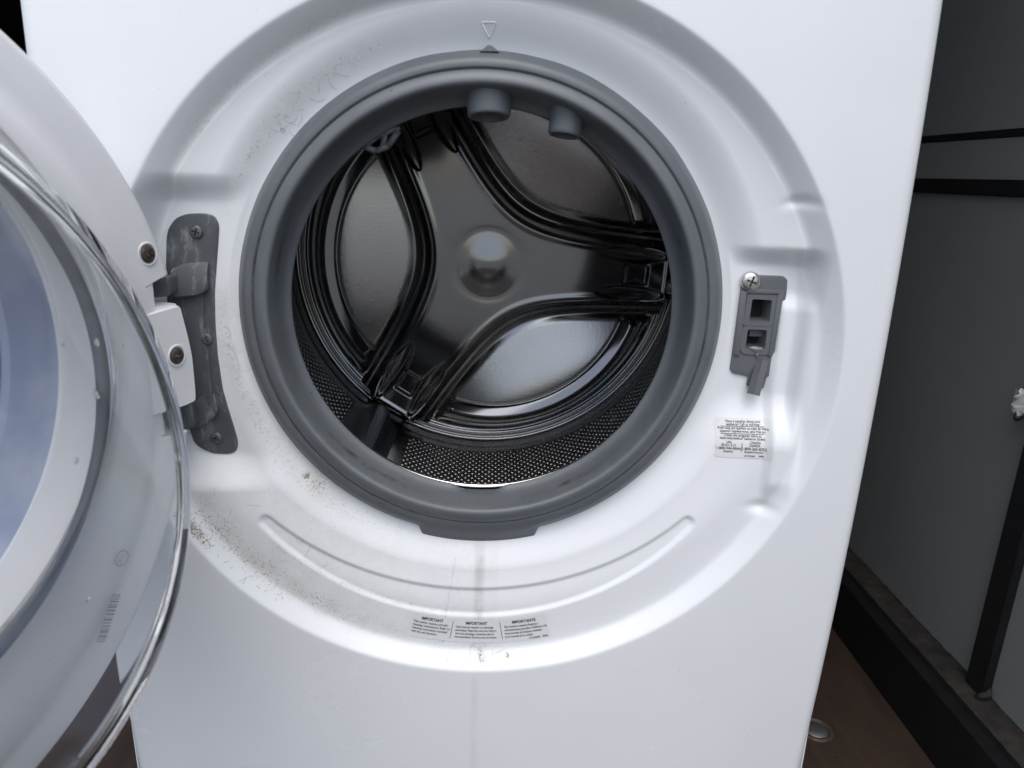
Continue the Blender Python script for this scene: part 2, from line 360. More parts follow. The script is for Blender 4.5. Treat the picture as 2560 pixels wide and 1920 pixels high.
def surf(x, z):                                      # depth of the painted front at x, z
    x = np.asarray(x, float); z = np.asarray(z, float)
    r = np.hypot(x, z); rg = np.hypot(x, z-GZ)
    t_ = (r-.2890)/.0150; wall_ = np.clip(1-(.5*(1+np.sqrt(t_*t_+.03)-np.sqrt((t_-1)**2+.006))), 0, 1)
    d = .0145*wall_
    inner = .0085*(1-sm(.230, .285, rg)) + .0150*(1-sm(.207, .243, rg))
    d = d+inner*wall_
    # pads for hinge and latch lie at the level of the gasket plateau
    mh = sm(hp1-.012, hp1+.020, z)*(1-sm(hp0-.014, hp0+.012, z))*(1-sm(-.225, -.165, x))*wall_
    ml = sm(lp1-.036, lp1+.014, z)*(1-sm(lp0-.010, lp0+.010, z))*sm(.15, .17, x)*wall_
    xb = lpx1+.011+(lpx2-lpx1)*np.clip((lp0-z)/(lp0-lp1), 0, 1)
    ml = ml*(1-sm(xb-.006, xb+.012, x))
    mm = np.maximum(mh, ml); d = d+mm*np.maximum(0, .0355-d)
    # raised rib right of the latch ends in a small dip
    rib = sm(.252, .262, x)*(1-sm(.276, .286, x))*sm(-.125, -.10, z)*(1-sm(.05, .068, z))
    d = d-.0062*rib*wall_
    d = d+.004*np.exp(-(((x-.2575)/.010)**2+((z+.128)/.005)**2))
    d = d+.0035*np.exp(-(((x-dentp[0])/.010)**2+((z-dentp[2]+.3*(x-dentp[0])**2*50)/.004)**2))
    # embossed arc below the opening
    th_ = np.arctan2(x-AC[0], -(z-AC[1])); tc = np.clip(th_, AT0, AT1)
    dist_ = np.hypot(x-AC[0]-AC[2]*np.sin(tc), z-AC[1]+AC[2]*np.cos(tc))
    hw_ = AWE+(AWM-AWE)*np.cos(np.clip((tc-(AT0+AT1)/2)/(AT1-AT0)*2, -1, 1)*PI/2)
    sa = hw_-dist_
    d = d+.0026*sm(-.0015, .0040, sa)
    qx = (x-LQ[0])*LQ[2]+(z-LQ[1])*LQ[3]; qz = -(x-LQ[0])*LQ[3]+(z-LQ[1])*LQ[2]
    d = d+.030*(1-sm(.0125, .0155, np.abs(qx)))*(1-sm(.024, .027, np.abs(qz)))
    # triangle mark above the opening and the drain mark below
    def tri(P):
        s = np.full(np.shape(x), 1e9)
        A = np.array(P); cx, cz = A.mean(0)
        for i in range(3):
            p, q = A[i], A[(i+1) % 3]; nx, nz = -(q[1]-p[1]), q[0]-p[0]; L = math.hypot(nx, nz); nx /= L; nz /= L
            if (cx-p[0])*nx+(cz-p[1])*nz < 0: nx, nz = -nx, -nz
            s = np.minimum(s, (x-p[0])*nx+(z-p[1])*nz)
        return s
    s = tri(tri_o); d = d+0*s
    return d+.10*z*z
def onS(u, v):
    y = .03
    for _ in range(8):
        p = at(u, v, y); y = .5*y+.5*float(surf(p[0], p[2]))
    return at(u, v, y)
NP, ZT, ZB, HW = 900, .44, FZ+.02, .343
ph = np.linspace(0, 2*PI, NP, endpoint=False)
cx_, cz_ = np.cos(ph), np.sin(ph)
inn_ = np.c_[.2025*cx_, GZ+.2025*cz_]
rim_ = np.c_[.316*cx_, .316*cz_]
with np.errstate(divide='ignore'):
    tt = np.minimum(HW/np.maximum(np.abs(cx_), 1e-9), np.where(cz_ > 0, ZT/np.maximum(cz_, 1e-9), ZB/np.minimum(cz_, -1e-9)))
edg = np.c_[tt*cx_, tt*cz_]
rings = []
for s in np.linspace(0, 1, 130): rings.append(inn_*(1-s)+rim_*s)
for s in list(np.linspace(0, .85, 14)[1:])+list(np.linspace(.85, 1, 22)[1:]): rings.append(rim_*(1-s)+edg*s)
def edge_round(x, y):
    w = np.clip(HW-np.abs(x), 0, .012); return y+.012-np.sqrt(np.maximum(0, .012**2-(.012-w)**2))
R3 = []
for q in rings: R3.append(np.c_[q[:, 0], edge_round(q[:, 0], surf(q[:, 0], q[:, 1])), q[:, 1]])
V, F = loft(R3)
fp = mesh("front_panel", V, F, M_WHITE, WM)
# where dirt has settled
x, z = V[:, 0], V[:, 2]; r = np.hypot(x, z); rg = np.hypot(x, z-GZ); ang = np.degrees(np.arctan2(z, x)); ang2 = np.degrees(np.arctan2(z-GZ, x))
def band(v, c, w): return np.exp(-((v-c)/w)**2)
lint = .58*band(rg, .228, .008)*sm(100, 118, ang2)*(1-sm(150, 172, ang2))
lint = np.maximum(lint, .5*band(r, .288, .008)*sm(100, 118, ang)*(1-sm(140, 158, ang)))
A360 = ang % 360
lint = np.maximum(lint, .62*band(rg, .222, .012)*sm(168, 180, ang2 % 360)*(1-sm(232, 262, ang2 % 360)))
lint = np.maximum(lint, .55*band(r, .278, .012)*sm(200, 212, A360)*(1-sm(262, 282, A360)))
lint = np.maximum(lint, .60*np.exp(-((x-.003)/.03)**2-((z+.282)/.010)**2))
lint = np.maximum(lint, .30*(r < .29)*(x < .02)*(z < -.05))
sa_o = np.hypot(x-AC[0], z-AC[1])
lint = np.maximum(lint, .6*band(sa_o, AC[2]+AWM*.7, .004)*(x < -.02)*(x > _e0[0])*(z < -.1))
grit = .56*band(r, .287, .008)*sm(205, 211, A360)*(1-sm(220, 246, A360)); grit = np.maximum(grit, .42*band(r, .280, .014)*sm(203, 208, A360)*(1-sm(236, 262, A360)))
grit = np.maximum(grit, .95*band(r, .298, .005)*sm(206, 209, A360)*(1-sm(213, 218, A360)))
gp = at(*dp(664, 1025), .037); grit = np.maximum(grit, 1.25*np.exp(-((x-gp[0])**2+(z-gp[2])**2)/.0035**2)); grit = np.maximum(grit, .62*np.exp(-((x-gp[0]-.012)**2+(z-gp[2]+.008)**2)/.014**2))
gp2 = at(*dp(1097, 1428), .01); grit = np.maximum(grit, 1.1*np.exp(-((x-gp2[0])**2+(z-gp2[2])**2)/.0028**2))
gp3 = at(*dp(1037, 1425), .01); grit = np.maximum(grit, .85*np.exp(-((x-gp3[0])/.004)**2-((z-gp3[2])/.007)**2))
drip = .62*np.exp(-((x-.0018-.0)/.0048)**4)*sm(-.262, -.252, z)*(1-sm(-.186, -.178, z)) + .24*np.exp(-((x+.001)/.003)**2)*(1-sm(-.312, -.305, z))
for nme, arr in (("lint", lint), ("grit", grit), ("drip", drip), ("scuff", band(r, .2845+.0012*np.sin(ang*.05), .0011)*sm(5, 25, A360)*(1-sm(195, 205, A360))*(.5+.5*np.sin(ang*.31)**2))):
    at_ = fp.data.attributes.new(nme, 'FLOAT', 'POINT'); at_.data.foreach_set('value', np.clip(arr, 0, 1.3).astype(np.float32))
# cabinet behind the front
V, F = join([box(-HW, -HW+.001, .013+.01, .70, ZB, ZT), box(HW-.001, HW, .023, .70, ZB, ZT), box(-HW+.001, HW-.001, .03, .70, ZT-.001, ZT), box(-HW+.001, HW-.001, .699, .70, ZB, ZT-.001), box(-HW+.001, HW-.001, .06, .699, ZB, ZB+.001)])
mesh("cabinet", V, F, M_WHITEC, WM, smooth=False)
for sx, sy in ((-.3, .1), (.3, .1), (-.3, .65), (.3, .65)):
    V, F = disc((sx, sy, FZ), [(.0001, .0), (.024, .0), (.024, .008), (.012, .009), (.012, .0205)]); mesh("foot", V, F, M_BLACKST, WM, sharp=40)
pth = [np.array([p[0], float(surf(p[0], p[1]))-.0001, p[1]]) for p in rounded(tri_o, .0008, 3)]
V, F = tube(pth+[pth[0]], .00055, 6); mesh("arrow_mark", V, F, M_WHITEC, WM)
# ---- gasket
NG = 480
pg = np.linspace(0, 2*PI, NG, endpoint=False)
def gring(y, zc, r, lip=0, notch=0, jit=0):
    a = (np.degrees(pg)+90+180) % 360-180           # 0 at the bottom
    rr = np.full(NG, r)
    rr = rr+lip*(1-sm(14.0, 16.0, np.abs(a)))
    rr = rr+notch*(1-sm(3.5, 9.5, np.abs(a)))
    if jit: rr = rr+jit*np.interp(pg, np.linspace(0, 2*PI, 60), np.r_[(q := rng.normal(size=59)), q[0]])
    return np.c_[rr*np.cos(pg)*.992, np.full(NG, y), zc+rr*np.sin(pg)]
G = [gring(.047, .039, .2035, .006), gring(.0445, .039, .2105, .008), gring(.0405, .039, .2115, .0085, jit=.0003), gring(.0375, .0392, .2105, .0080), gring(.0335, .0395, .2078, .004), gring(.029, .040, .2052, .002), gring(.0262, .0405, .2025), gring(.0250, .041, .1993),
     gring(.0242, .041, .1960), gring(.0245, .0412, .1950), gring(.0272, .0412, .1943), gring(.0250, .0412, .1932), gring(.0215, .0414, .1925), gring(.0200, .0416, .1905), gring(.0180, .042, .1870), gring(.0168, .0425, .1835), gring(.0172, .0428, .1812),
     gring(.0190, .0428, .1800), gring(.0220, .0428, .1793), gring(.0280, .0425, .1786), gring(.0350, .042, .1780), gring(.0410, .0415, .1774), gring(.0460, .0410, .1766), gring(.0495, .0405, .1752, 0, .001), gring(.0525, .0402, .1730, 0, .003), gring(.0540, .040, .1708, 0, .006), gring(.0552, .040, .1700, 0, .0062), gring(.057, .040, .1708, 0, .006),
     gring(.060, .040, .176), gring(.066, .040, .192), gring(.066, .040, .21), gring(.047, .039, .21)]
V, F = loft(G)
gk = mesh("gasket", V, F, M_RUBBER, WM)
mo = np.zeros(len(V)); n_ = NG
for i, w in ((9, .4), (10, .8), (11, .5), (8, .2), (17, .25), (18, .2), (19, .1)): mo[i*n_:(i+1)*n_] = w*(.35+.65*(np.sin(pg) < .3))
aw = np.exp(-((np.degrees(pg)-236)/16)**2)+np.exp(-((np.degrees(pg)-300)/12)**2)+.8*np.exp(-((np.degrees(pg)-165)/10)**2)+.8*np.exp(-((np.degrees(pg)-18)/10)**2)
mo[20*n_:21*n_] = np.clip(aw, 0, 1)*1.2  # crack lines along the fold, their shade put into the rubber colour
at_ = gk.data.attributes.new("mould_fold_shade", 'FLOAT', 'POINT'); at_.data.foreach_set('value', mo.astype(np.float32))
P = rounded([at(*dp(x, y), .034)[[0, 2]] for x, y in ((1032, 114), (1057, 94), (1082, 114))], .003)
V, F = prism(P, .0335, .046, .001); mesh("arrow_tab", V, F, M_RUBBER, gk, sharp=40)
def spout(c0, c1, r0, r1, name):
    c0 = np.array(c0); c1 = np.array(c1); ax = c1-c0; L = np.linalg.norm(ax); ax /= L
    a = np.cross(ax, [0, 1, 0]); a /= np.linalg.norm(a); b = np.cross(ax, a); th = np.linspace(0, 2*PI, 40, endpoint=False); rr = []
    for t, r in ((0, r0*1.25), (.12, r0*1.08), (.3, r0), (.9, r1), (.97, r1*.98), (1.0, r1*.92), (.99, r1*.78), (.7, r1*.75), (.7, .0002)):
        rr.append(c0+ax*L*t+r*(np.cos(th)[:, None]*a+np.sin(th)[:, None]*b))
    V, F = loft(rr); return mesh(name, V, F, M_RUBBER, gk, sharp=50)
q0 = at(*z1(1098, 175), .046); q1 = at(*z1(1098, 306), .042); spout(q0+[0, .001, .004], q1, .0185, .0175, "nozzle")
q0 = at(*z1(1456, 235), .046); q1 = at(*z1(1430, 388), .042); spout(q0+[0, .001, .004], q1, .0145, .0135, "nozzle")
tb = [at(*z1(*q), .060) for q in ((545, 432), (600, 392), (690, 350), (700, 365), (655, 430), (600, 455))]
tbp = [tube([tb[i], tb[(i+1) % 6]], .0028, 8) for i in range(6)]+[tube([(tb[1]+tb[2])/2, (tb[4]+tb[5])/2], .0025, 8)]
V, F = join(tbp); mesh("strainer_tab", V, F, M_RUBBER, gk)
# ---- tub behind the gasket (black gap), drum
DZ = .041; DR = .262; YB = .40
def circ(y, zc, r, n=240, xc=0.0):
    t = np.linspace(0, 2*PI, n, endpoint=False); return np.c_[xc+r*np.cos(t), np.full(n, y), zc+r*np.sin(t)]
V, F = loft([circ(.0665, .04, .19), circ(.0665, .04, .285), circ(.46, .04, .285), circ(.46, .04, .001)]); mesh("tub", V, F, M_HOLE, WM)
V, F = loft([circ(.0715, .0395, .1790), circ(.078, .0395, .186), circ(.088, .04, .215), circ(.100, DZ, .250), circ(.112, DZ, DR), circ(.16, DZ, DR), circ(.25, DZ, DR), circ(.34, DZ, DR), circ(.372, DZ, DR), circ(.378, DZ, .2595), circ(.384, DZ, .2615), circ(.396, DZ, .2615), circ(.402, DZ, .256)])
drum = mesh("drum", V, F, M_STEELB, WM)
rr = []
for k in range(12):
    a = 2*PI*k/12; rr.append(circ(.0712-.0026*math.cos(a), .0395, .1775+.0026*math.sin(a), 300))
rr.append(rr[0]); V, F = loft(rr); mesh("drum_lip", V, F, M_CHROME, drum)
# pressed back plate
BXc, BZc = .0016, .0425
nr, npz = 400, 960
rho = np.concatenate([np.linspace(.0005, .06, 80), np.linspace(.06, .2575, 330)[1:]]); psi = np.linspace(0, 2*PI, npz, endpoint=False)
RR, PS = np.meshgrid(rho, psi, indexing='ij')
arms = np.radians([117.4, -2.5, -122.6])
BX, BZ = RR*np.cos(PS), RR*np.sin(PS)
H = np.zeros_like(RR)
best = np.full_like(RR, -1e9); bA = np.zeros_like(RR); bB = np.zeros_like(RR)
for bis in np.radians([57.45, -62.55, 177.4]):
    a = BX*math.cos(bis)+BZ*math.sin(bis); b = -BX*math.sin(bis)+BZ*math.cos(bis)
    s = a-.0695-(np.sqrt(.04**2+.333*b*b)-.04)
    msk = s > best; best = np.where(msk, s, best); bA = np.where(msk, a, bA); bB = np.where(msk, b, bB)
s = best*.90
arm = 1-(.75*sm(-.002, .014, s)+.25*sm(.0145, .026, s))
arm = arm*(1-sm(.240, .251, RR))
H = .036*arm+.0012*np.exp(-((s+.003)/.004)**2)
ang_b = np.arctan2(bB, bA)
bS = bA-.010*np.log1p(np.exp(np.clip((bA-.186)/.010, -50, 50)))
lens = sm(.026, .034, s)*(1-sm(.192, .200, RR)); H = H+sm(.014, .036, s)*(1-sm(.221, .242, RR))*(.24*np.clip(bS-.085, 0, 1)+.75*np.clip(bS-.12, 0, 1)**2-.40*bB*bB)
# arc ribs
dl = np.abs(ang_b)-math.radians(40); RB = .209
dist = np.where(dl <= 0, np.abs(RR-RB), np.hypot(RR*np.cos(np.maximum(dl, 0))-RB, RR*np.sin(np.maximum(dl, 0))))
sx_ = np.where(dl <= 0, RR-RB, np.hypot(RR*np.cos(np.maximum(dl, 0))-RB, RR*np.sin(np.maximum(dl, 0)))*np.where(RR < RB, -1, 1))
endf = 1-sm(.002, .011, np.where(dl <= 0, 0, RR*np.sin(np.maximum(dl, 0))))
ribp = .42*np.clip(np.minimum(sx_, .0035)+.0105, 0, None)*(1-sm(.0015, .0125, sx_))-.0011*np.exp(-((sx_+.0115)/.0022)**2)
H = H+ribp*endf*sm(.0, .03, s)
H = H+.0035*np.exp(-((RR-.2455)/.0035)**2)-.003*np.exp(-((RR-.2525)/.0025)**2)
for aa in arms:
    t = BX*math.cos(aa)+BZ*math.sin(aa); l = -BX*math.sin(aa)+BZ*math.cos(aa)
    u = np.clip((t-.142)/.093, 0, 1); w = .0135*np.sin(PI*u)**.6+1e-6
    for sg in (-1, 1):
        H = H-.011*(1-sm(.45, 1.0, np.abs(l-sg*.0255)/w))*(t > .142)*(t < .236)
    H = H-.007*sm(.176, .186, t)*(1-sm(.208, .2125, t))*(1-sm(.010, .015, np.abs(l)))
    H = H-.010*sm(.236, .243, t)*(1-sm(.018, .030, np.abs(l)))+.002*np.exp(-((t-.2345)/.003)**2)*(1-sm(.02, .03, np.abs(l)))
H = H+.0048*.5*(1+np.cos(PI*np.clip(RR/.038, 0, 1)))-.0009*np.exp(-((RR-.044)/.007)**2)
V = np.c_[(BXc+BX).ravel(), (YB-H).ravel(), (BZc+BZ).ravel()]
F = [(i*npz+j, i*npz+(j+1) % npz, (i+1)*npz+(j+1) % npz, (i+1)*npz+j) for i in range(len(rho)-1) for j in range(npz)]
F.append(tuple(range(npz-1, -1, -1)))
bp = mesh("back_plate", V, F, M_STEEL, drum)
at_ = bp.data.attributes.new("brushed_lit", 'FLOAT', 'POINT'); at_.data.foreach_set('value', lens.ravel().astype(np.float32))
# pressed perforations of the drum wall
pv = []; pf = []; pm = []; no = 0
na = 190
for iy, y in enumerate(np.arange(.120, .366, .0072)):
    for ia in range(na):
        a = 2*PI*(ia+.5*(iy % 2))/na
        dg = math.degrees(a) % 360
        if 20 < dg < 140: continue
        if min(abs((dg-math.degrees(q)+180) % 360-180) for q in arms) < 9: continue
        e1 = np.array([-math.sin(a), 0, math.cos(a)]); e2 = np.array([0, 1., 0]); nrm = np.array([-math.cos(a), 0, -math.sin(a)])
        c = np.array([DR*math.cos(a), y, DZ+DR*math.sin(a)])
        k8 = 9; th = np.linspace(0, 2*PI, k8, endpoint=False)
        for rad, hgt in ((.0036, .0001), (.0029, .0013), (.0022, .0013), (.0019, .0002)):
            for tq in th: pv.append(c+rad*(math.cos(tq)*e1+math.sin(tq)*e2)+nrm*hgt)
        for q in range(3):
            for j in range(k8):
                j2 = (j+1) % k8; pf.append((no+q*k8+j, no+q*k8+j2, no+(q+1)*k8+j2, no+(q+1)*k8+j)); pm.append(0)
        pf.append(tuple(no+3*k8+j for j in range(k8))); pm.append(1); no += 4*k8
pe = mesh("perforation", pv, pf, None, drum, mats=[M_STEELB, M_HOLE], fmat=pm); pe['kind'] = 'stuff'
# lifters
for aa in arms-math.radians(2.5):
    e1 = np.array([-math.sin(aa), 0, math.cos(aa)]); er = np.array([math.cos(aa), 0, math.sin(aa)])
    rr = []
    for y in np.linspace(.112, .374, 24):
        u = (y-.112)/.262; hh = .027*min(1, .35+1.6*math.sin(PI*min(max(u, .02), .98))**.5); 
        pr = [(-.040, .001), (-.031, .004), (-.020, .35*hh), (-.012, .8*hh), (-.006, .97*hh), (0, hh), (.006, .97*hh), (.012, .8*hh), (.020, .35*hh), (.031, .004), (.040, .001)]
        rr.append(np.array([np.array([0, y, DZ])+er*(DR-h_)+e1*x_ for x_, h_ in pr]))
    V, F = loft(rr, False); F += [tuple(range(11)), tuple(range(len(V)-1, len(V)-12, -1))]
    lf = mesh("lifter", V, F, M_DARKPL, drum, sharp=50)
    rb = []
    for y in np.linspace(.13, .36, 26):
        rb.append(tube([np.array([0, y, DZ])+er*(DR-.020)+e1*.0115, np.array([0, y, DZ])+er*(DR-.0262)+e1*.0065], .0009, 5))
    V, F = join(rb); o = mesh("ribbing", V, F, M_DARKPL, lf); o['kind'] = 'stuff'
# ---- screws
def screw(c, nrm, r, mat, parent, name="screw", recess=False):
    c = np.array(c, float); nrm = np.array(nrm, float); nrm /= np.linalg.norm(nrm)
    a = np.cross(nrm, [0.1, .2, 1]); a /= np.linalg.norm(a); b = np.cross(nrm, a)
    n = 28; th = np.linspace(0, 2*PI, n, endpoint=False)
    cross = np.where(np.abs((np.degrees(th)+12) % 90-45) > 26, 1.0, .32)
    rr = []
    for rad, h in ((1, -.25), (1, .12), (.93, .22), (.75, .32)): rr.append(c+nrm*h*r+rad*r*(np.cos(th)[:, None]*a+np.sin(th)[:, None]*b))
    for k, h in ((.56, .36), (.54, -.15)): rr.append(c+nrm*h*r+(k*r*cross)[:, None]*(np.cos(th)[:, None]*a+np.sin(th)[:, None]*b))
    V, F = loft(rr); fm = [0]*len(F); F.append(tuple(range(5*n, 6*n))); fm.append(1)
    return mesh(name, V, F, None, parent, mats=[mat, M_HOLE], fmat=fm, sharp=40)
# ---- hinge bracket
HY = .0375
ol = [(217, 230), (226, 178), (268, 112), (330, 85), (400, 80), (470, 82), (512, 102), (536, 150), (531, 250), (521, 400), (511, 560), (515, 750), (531, 950), (560, 1150), (600, 1290), (640, 1420), (655, 1480), (640, 1530), (590, 1545), (500, 1540), (430, 1510), (385, 1475), (360, 1400), (310, 1250), (250, 1000), (225, 700), (214, 420)]
hp = rounded([at(*z4(*q), HY)[[0, 2]] for q in ol], .004, 3)
V, F = prism(hp, HY-.003, HY+.006, .0012); hb = mesh("hinge_bracket", V, F, M_ZINC, WM, sharp=35)
# stepped inner platform
pl = rounded([at(*z4(*q), HY)[[0, 2]] for q in ((240, 440), (440, 395), (452, 560), (455, 800), (482, 950), (500, 1150), (512, 1300), (450, 1370), (372, 1390), (300, 1180), (255, 900), (232, 640))], .004, 3)
V, F = prism(pl, HY-.0052, HY-.0028, .0015); mesh("raised_web", V, F, M_ZINC, hb, sharp=35)
def block(pts, yf, yb, name, bev=.0015, r=.003, top=None):      # raised block, its front face outlined at depth yf
    P = rounded([at(*z4(*q), yf)[[0, 2]] for q in pts], r, 3)
    V, F = prism(P, yf, yb, bev)
    if top is not None:                                 # slope the upper edge back into the plate
        zt = P[:, 1].max(); k = V[:, 2] > zt-top; V[k, 1] = np.maximum(V[k, 1], yf+(V[k, 2]-(zt-top))/top*.008)
    return mesh(name, V, F, M_ZINC, hb, sharp=35)
block(((228, 425), (300, 392), (446, 383), (449, 560), (400, 585), (235, 602)), .0255, HY, "knuckle", top=.010)
block(((10, 505), (226, 465), (232, 585), (70, 606)), .010, .026, "hinge_arm", .001)
block(((330, 1255), (400, 1215), (474, 1150), (525, 1300), (450, 1375), (372, 1400)), .029, HY, "knuckle", top=.012)
block(((200, 1270), (330, 1260), (372, 1395), (250, 1420)), .012, .030, "hinge_arm", .001)
for q in ((393, 194), (455, 850), (513, 1452)):
    c = at(*z4(*q), HY-.0035); screw(c, (0, -1, .05), .0055, M_SCREWD, hb)
# ---- latch plate
LY = .0362
def fourpts(pts, y): return np.array([at(*z6(*q), y)[[0, 2]] for q in pts])
lo = [(283, 262), (310, 237), (570, 247), (597, 272), (592, 352), (507, 895), (494, 928), (455, 940), (432, 1022), (405, 1022), (424, 945), (372, 938), (346, 1005), (314, 1003), (328, 936), (224, 916), (202, 890), (275, 368)]
P = rounded([at(*z6(*q), LY)[[0, 2]] for q in lo], .0016, 3)
from mathutils.geometry import tessellate_polygon
hole = fourpts(((330, 378), (552, 384), (494, 770), (274, 764)), LY)
V, F = prism(P, LY-.003, LY+.0005, .0007); F = F[:-2]; npl = len(P)
loop = V[-npl:]; hv = np.c_[hole[:, 0], np.full(4, LY-.003), hole[:, 1]]
tri_ = tessellate_polygon([[Vector((p[0], p[2], 0)) for p in loop], [Vector((p[0], p[2], 0)) for p in hv[::-1]]])
idx = list(range(len(V)-npl, len(V)))+[len(V)+3-k for k in range(4)]
F += [tuple(idx[i] for i in t) for t in tri_]; V = np.r_[V, hv]
lt = mesh("latch_plate", V, F, M_GREYPL, WM, sharp=35)
def latch_quad(c0, c1, y): return [at(*z6(*q), y)[[0, 2]] for q in (c0, c1)]
def framed(outer, inner, yf, yb, name, mat, parent):    # a plate with a window in it and slanting walls in the window
    n = 40
    def rs(poly):
        P = np.array(poly); L = np.r_[0, np.cumsum(np.linalg.norm(np.diff(np.r_[P, P[:1]], axis=0), axis=1))]
        t = np.linspace(0, L[-1], n, endpoint=False); Q = np.r_[P, P[:1]]
        return np.c_[np.interp(t, L, Q[:, 0]), np.interp(t, L, Q[:, 1])]
    O, I = rs(outer), rs(inner); C = I.mean(0)
    rr = [np.c_[O[:, 0], np.full(n, yb), O[:, 1]], np.c_[O[:, 0], np.full(n, yf), O[:, 1]], np.c_[I[:, 0], np.full(n, yf), I[:, 1]]]
    J = C+(I-C)*.80; rr.append(np.c_[J[:, 0], np.full(n, yf+.016), J[:, 1]])
    V, F = loft(rr); fm = [0]*len(F); F.append(tuple(range(3*n, 4*n))); fm.append(1)
    return mesh(name, V, F, None, parent, mats=[mat, M_HOLE], fmat=fm, sharp=35)
ins_o = rounded(fourpts(((330, 372), (556, 380), (496, 760), (470, 797), (300, 790), (272, 760)), LY-.004), .003, 4)
# the insert is modelled as two framed windows one above the other
top_o = rounded(fourpts(((328, 374), (555, 380), (524, 600), (296, 592)), LY-.0042), .0008, 3)
top_i = rounded(fourpts(((362, 408), (500, 416), (478, 572), (340, 566)), LY-.0042), .0015, 3)
bot_o = rounded(fourpts(((296, 594), (524, 602), (500, 745), (470, 796), (300, 790), (272, 752)), LY-.0042), .0022, 3)
bot_i = rounded(fourpts(((332, 618), (466, 622), (448, 758), (312, 752)), LY-.0042), .0015, 3)
framed(top_o, top_i, LY-.0042, LY-.0028, "latch_socket", M_GREYPL, lt); framed(bot_o, bot_i, LY-.0042, LY-.0028, "latch_socket", M_GREYPL, lt)
for (a, b) in (((340, 620), (440, 650)), ):
    P = fourpts(((345, 622), (455, 626), (446, 668), (338, 664)), LY+.004); V, F = prism(P, LY+.004, LY+.012); mesh("catch", V, F, M_GREYPL, lt, smooth=False)
for sx in (300, 560):
    P = fourpts(((sx-18, 350), (sx+18, 352), (sx-62, 800), (sx-92, 798)) if sx > 400 else ((sx-18, 350), (sx+22, 352), (sx-30, 798), (sx-72, 790)), LY-.0035)
    V, F = prism(P, LY-.0050, LY-.0028, .0006); mesh("side_rail", V, F, M_GREYPL, lt, sharp=35)
P = fourpts(((322, 338), (560, 344), (558, 372), (320, 366)), LY-.0035); V, F = prism(P, LY-.0052, LY-.0028, .0006); mesh("top_rail", V, F, M_GREYPL, lt, sharp=35)
tg = [at(*z6(430, 832), LY-.003), at(*z6(405, 930), LY-.008), at(*z6(368, 1068), LY-.012)]
V, F = tube(tg, [.0052, .0052, .0056], 4); mesh("tongue", V, F, M_GREYPL, lt, sharp=30)
V, F = prism(rounded(fourpts(((338, 742), (372, 735), (436, 746), (430, 764), (412, 772), (404, 790), (398, 818), (388, 812), (390, 784), (366, 764)), LY-.0046), .001, 3), LY-.0047, LY-.0043); mesh("residue", V, F, M_CHALK, lt)
screw(at(*z6(351, 287), LY-.004), (0, -1, .05), .0082, M_SCREWC, lt)
# ---- stickers
def text_mesh(s, size, bold=0.0):
    cu = bpy.data.curves.new("t", 'FONT'); cu.body = s; cu.size = size; cu.align_x = 'LEFT'; cu.offset = bold; cu.resolution_u = 3
    ob = bpy.data.objects.new("t", cu); COL.objects.link(ob)
    dg = bpy.context.evaluated_depsgraph_get(); me = bpy.data.meshes.new_from_object(ob.evaluated_get(dg))
    V = np.array([v.co[:] for v in me.vertices]).reshape(-1, 3); F = [tuple(p.vertices) for p in me.polygons]
    bpy.data.objects.remove(ob); bpy.data.curves.remove(cu); bpy.data.meshes.remove(me)
    return V[:, :2], F
def sticker(name, origin, ex, ez, w, h, corner, lines, rules, off=.0004, curve=None, label=None):
    # local coordinates: x to the right, y up from the sticker's centre; curve bends it along an arc
    def place(L, o):
        L = np.asarray(L, float); X, Y = L[:, 0], L[:, 1]
        if curve: a = X/curve; X2 = (curve+0-Y)*np.sin(a); Y2 = curve-(curve-Y)*np.cos(a)
        else: X2, Y2 = X, Y
        P = origin[None, :]+X2[:, None]*ex+Y2[:, None]*ez
        return np.c_[P[:, 0], surf(P[:, 0], P[:, 1])-o, P[:, 1]]
    nx, ny = 60, 14; g = []
    for i in range(nx+1):
        for j in range(ny+1):
            X = -w/2+w*i/nx; Y = -h/2+h*j/ny
            if corner:
                qx, qy = w/2-abs(X), h/2-abs(Y)
                if qx < corner and qy < corner:
                    dx, dy = corner-qx, corner-qy; L = math.hypot(dx, dy)
                    if L > corner: X = math.copysign(w/2-corner+dx/L*corner, X); Y = math.copysign(h/2-corner+dy/L*corner, Y)
            g.append((X, Y))
    F = [(i*(ny+1)+j, (i+1)*(ny+1)+j, (i+1)*(ny+1)+j+1, i*(ny+1)+j+1) for i in range(nx) for j in range(ny)]
    V = place(g, off)
    st = mesh(name, V, F, M_PAPER, WM)
    if label: st['label'] = label
    parts = []
    for s, cxx, cyy, target, size, bold, al, rot in lines:
        tv, tf = text_mesh(s, size, bold)
        if len(tv) == 0: continue
        wd_ = tv[:, 0].max()-tv[:, 0].min()
        if target: tv[:, 0] = (tv[:, 0]-tv[:, 0].min())*target/wd_; wd_ = target
        tv[:, 0] -= {'c': wd_/2, 'l': 0, 'r': wd_}[al]
        c, s_ = math.cos(rot), math.sin(rot)
        tv = np.c_[c*tv[:, 0]-s_*tv[:, 1]+cxx, s_*tv[:, 0]+c*tv[:, 1]+cyy]
        parts.append((place(tv, off+.0003), tf))
    for (a, b, c, d) in rules:
        q = [(a+(c-a)*k/8, b+(d-b)*k/8) for k in range(9)]; wdt = .00022
        nrm = np.array([-(d-b), c-a]); nrm /= np.linalg.norm(nrm)
        L = [np.array(p)+nrm*wdt for p in q]+[np.array(p)-nrm*wdt for p in q]
        parts.append((place(L, off+.0003), [(k, k+1, k+10, k+9) for k in range(8)]))
    V, F = join(parts); mesh("lettering", V, F, M_INK, st, smooth=False)
    return st
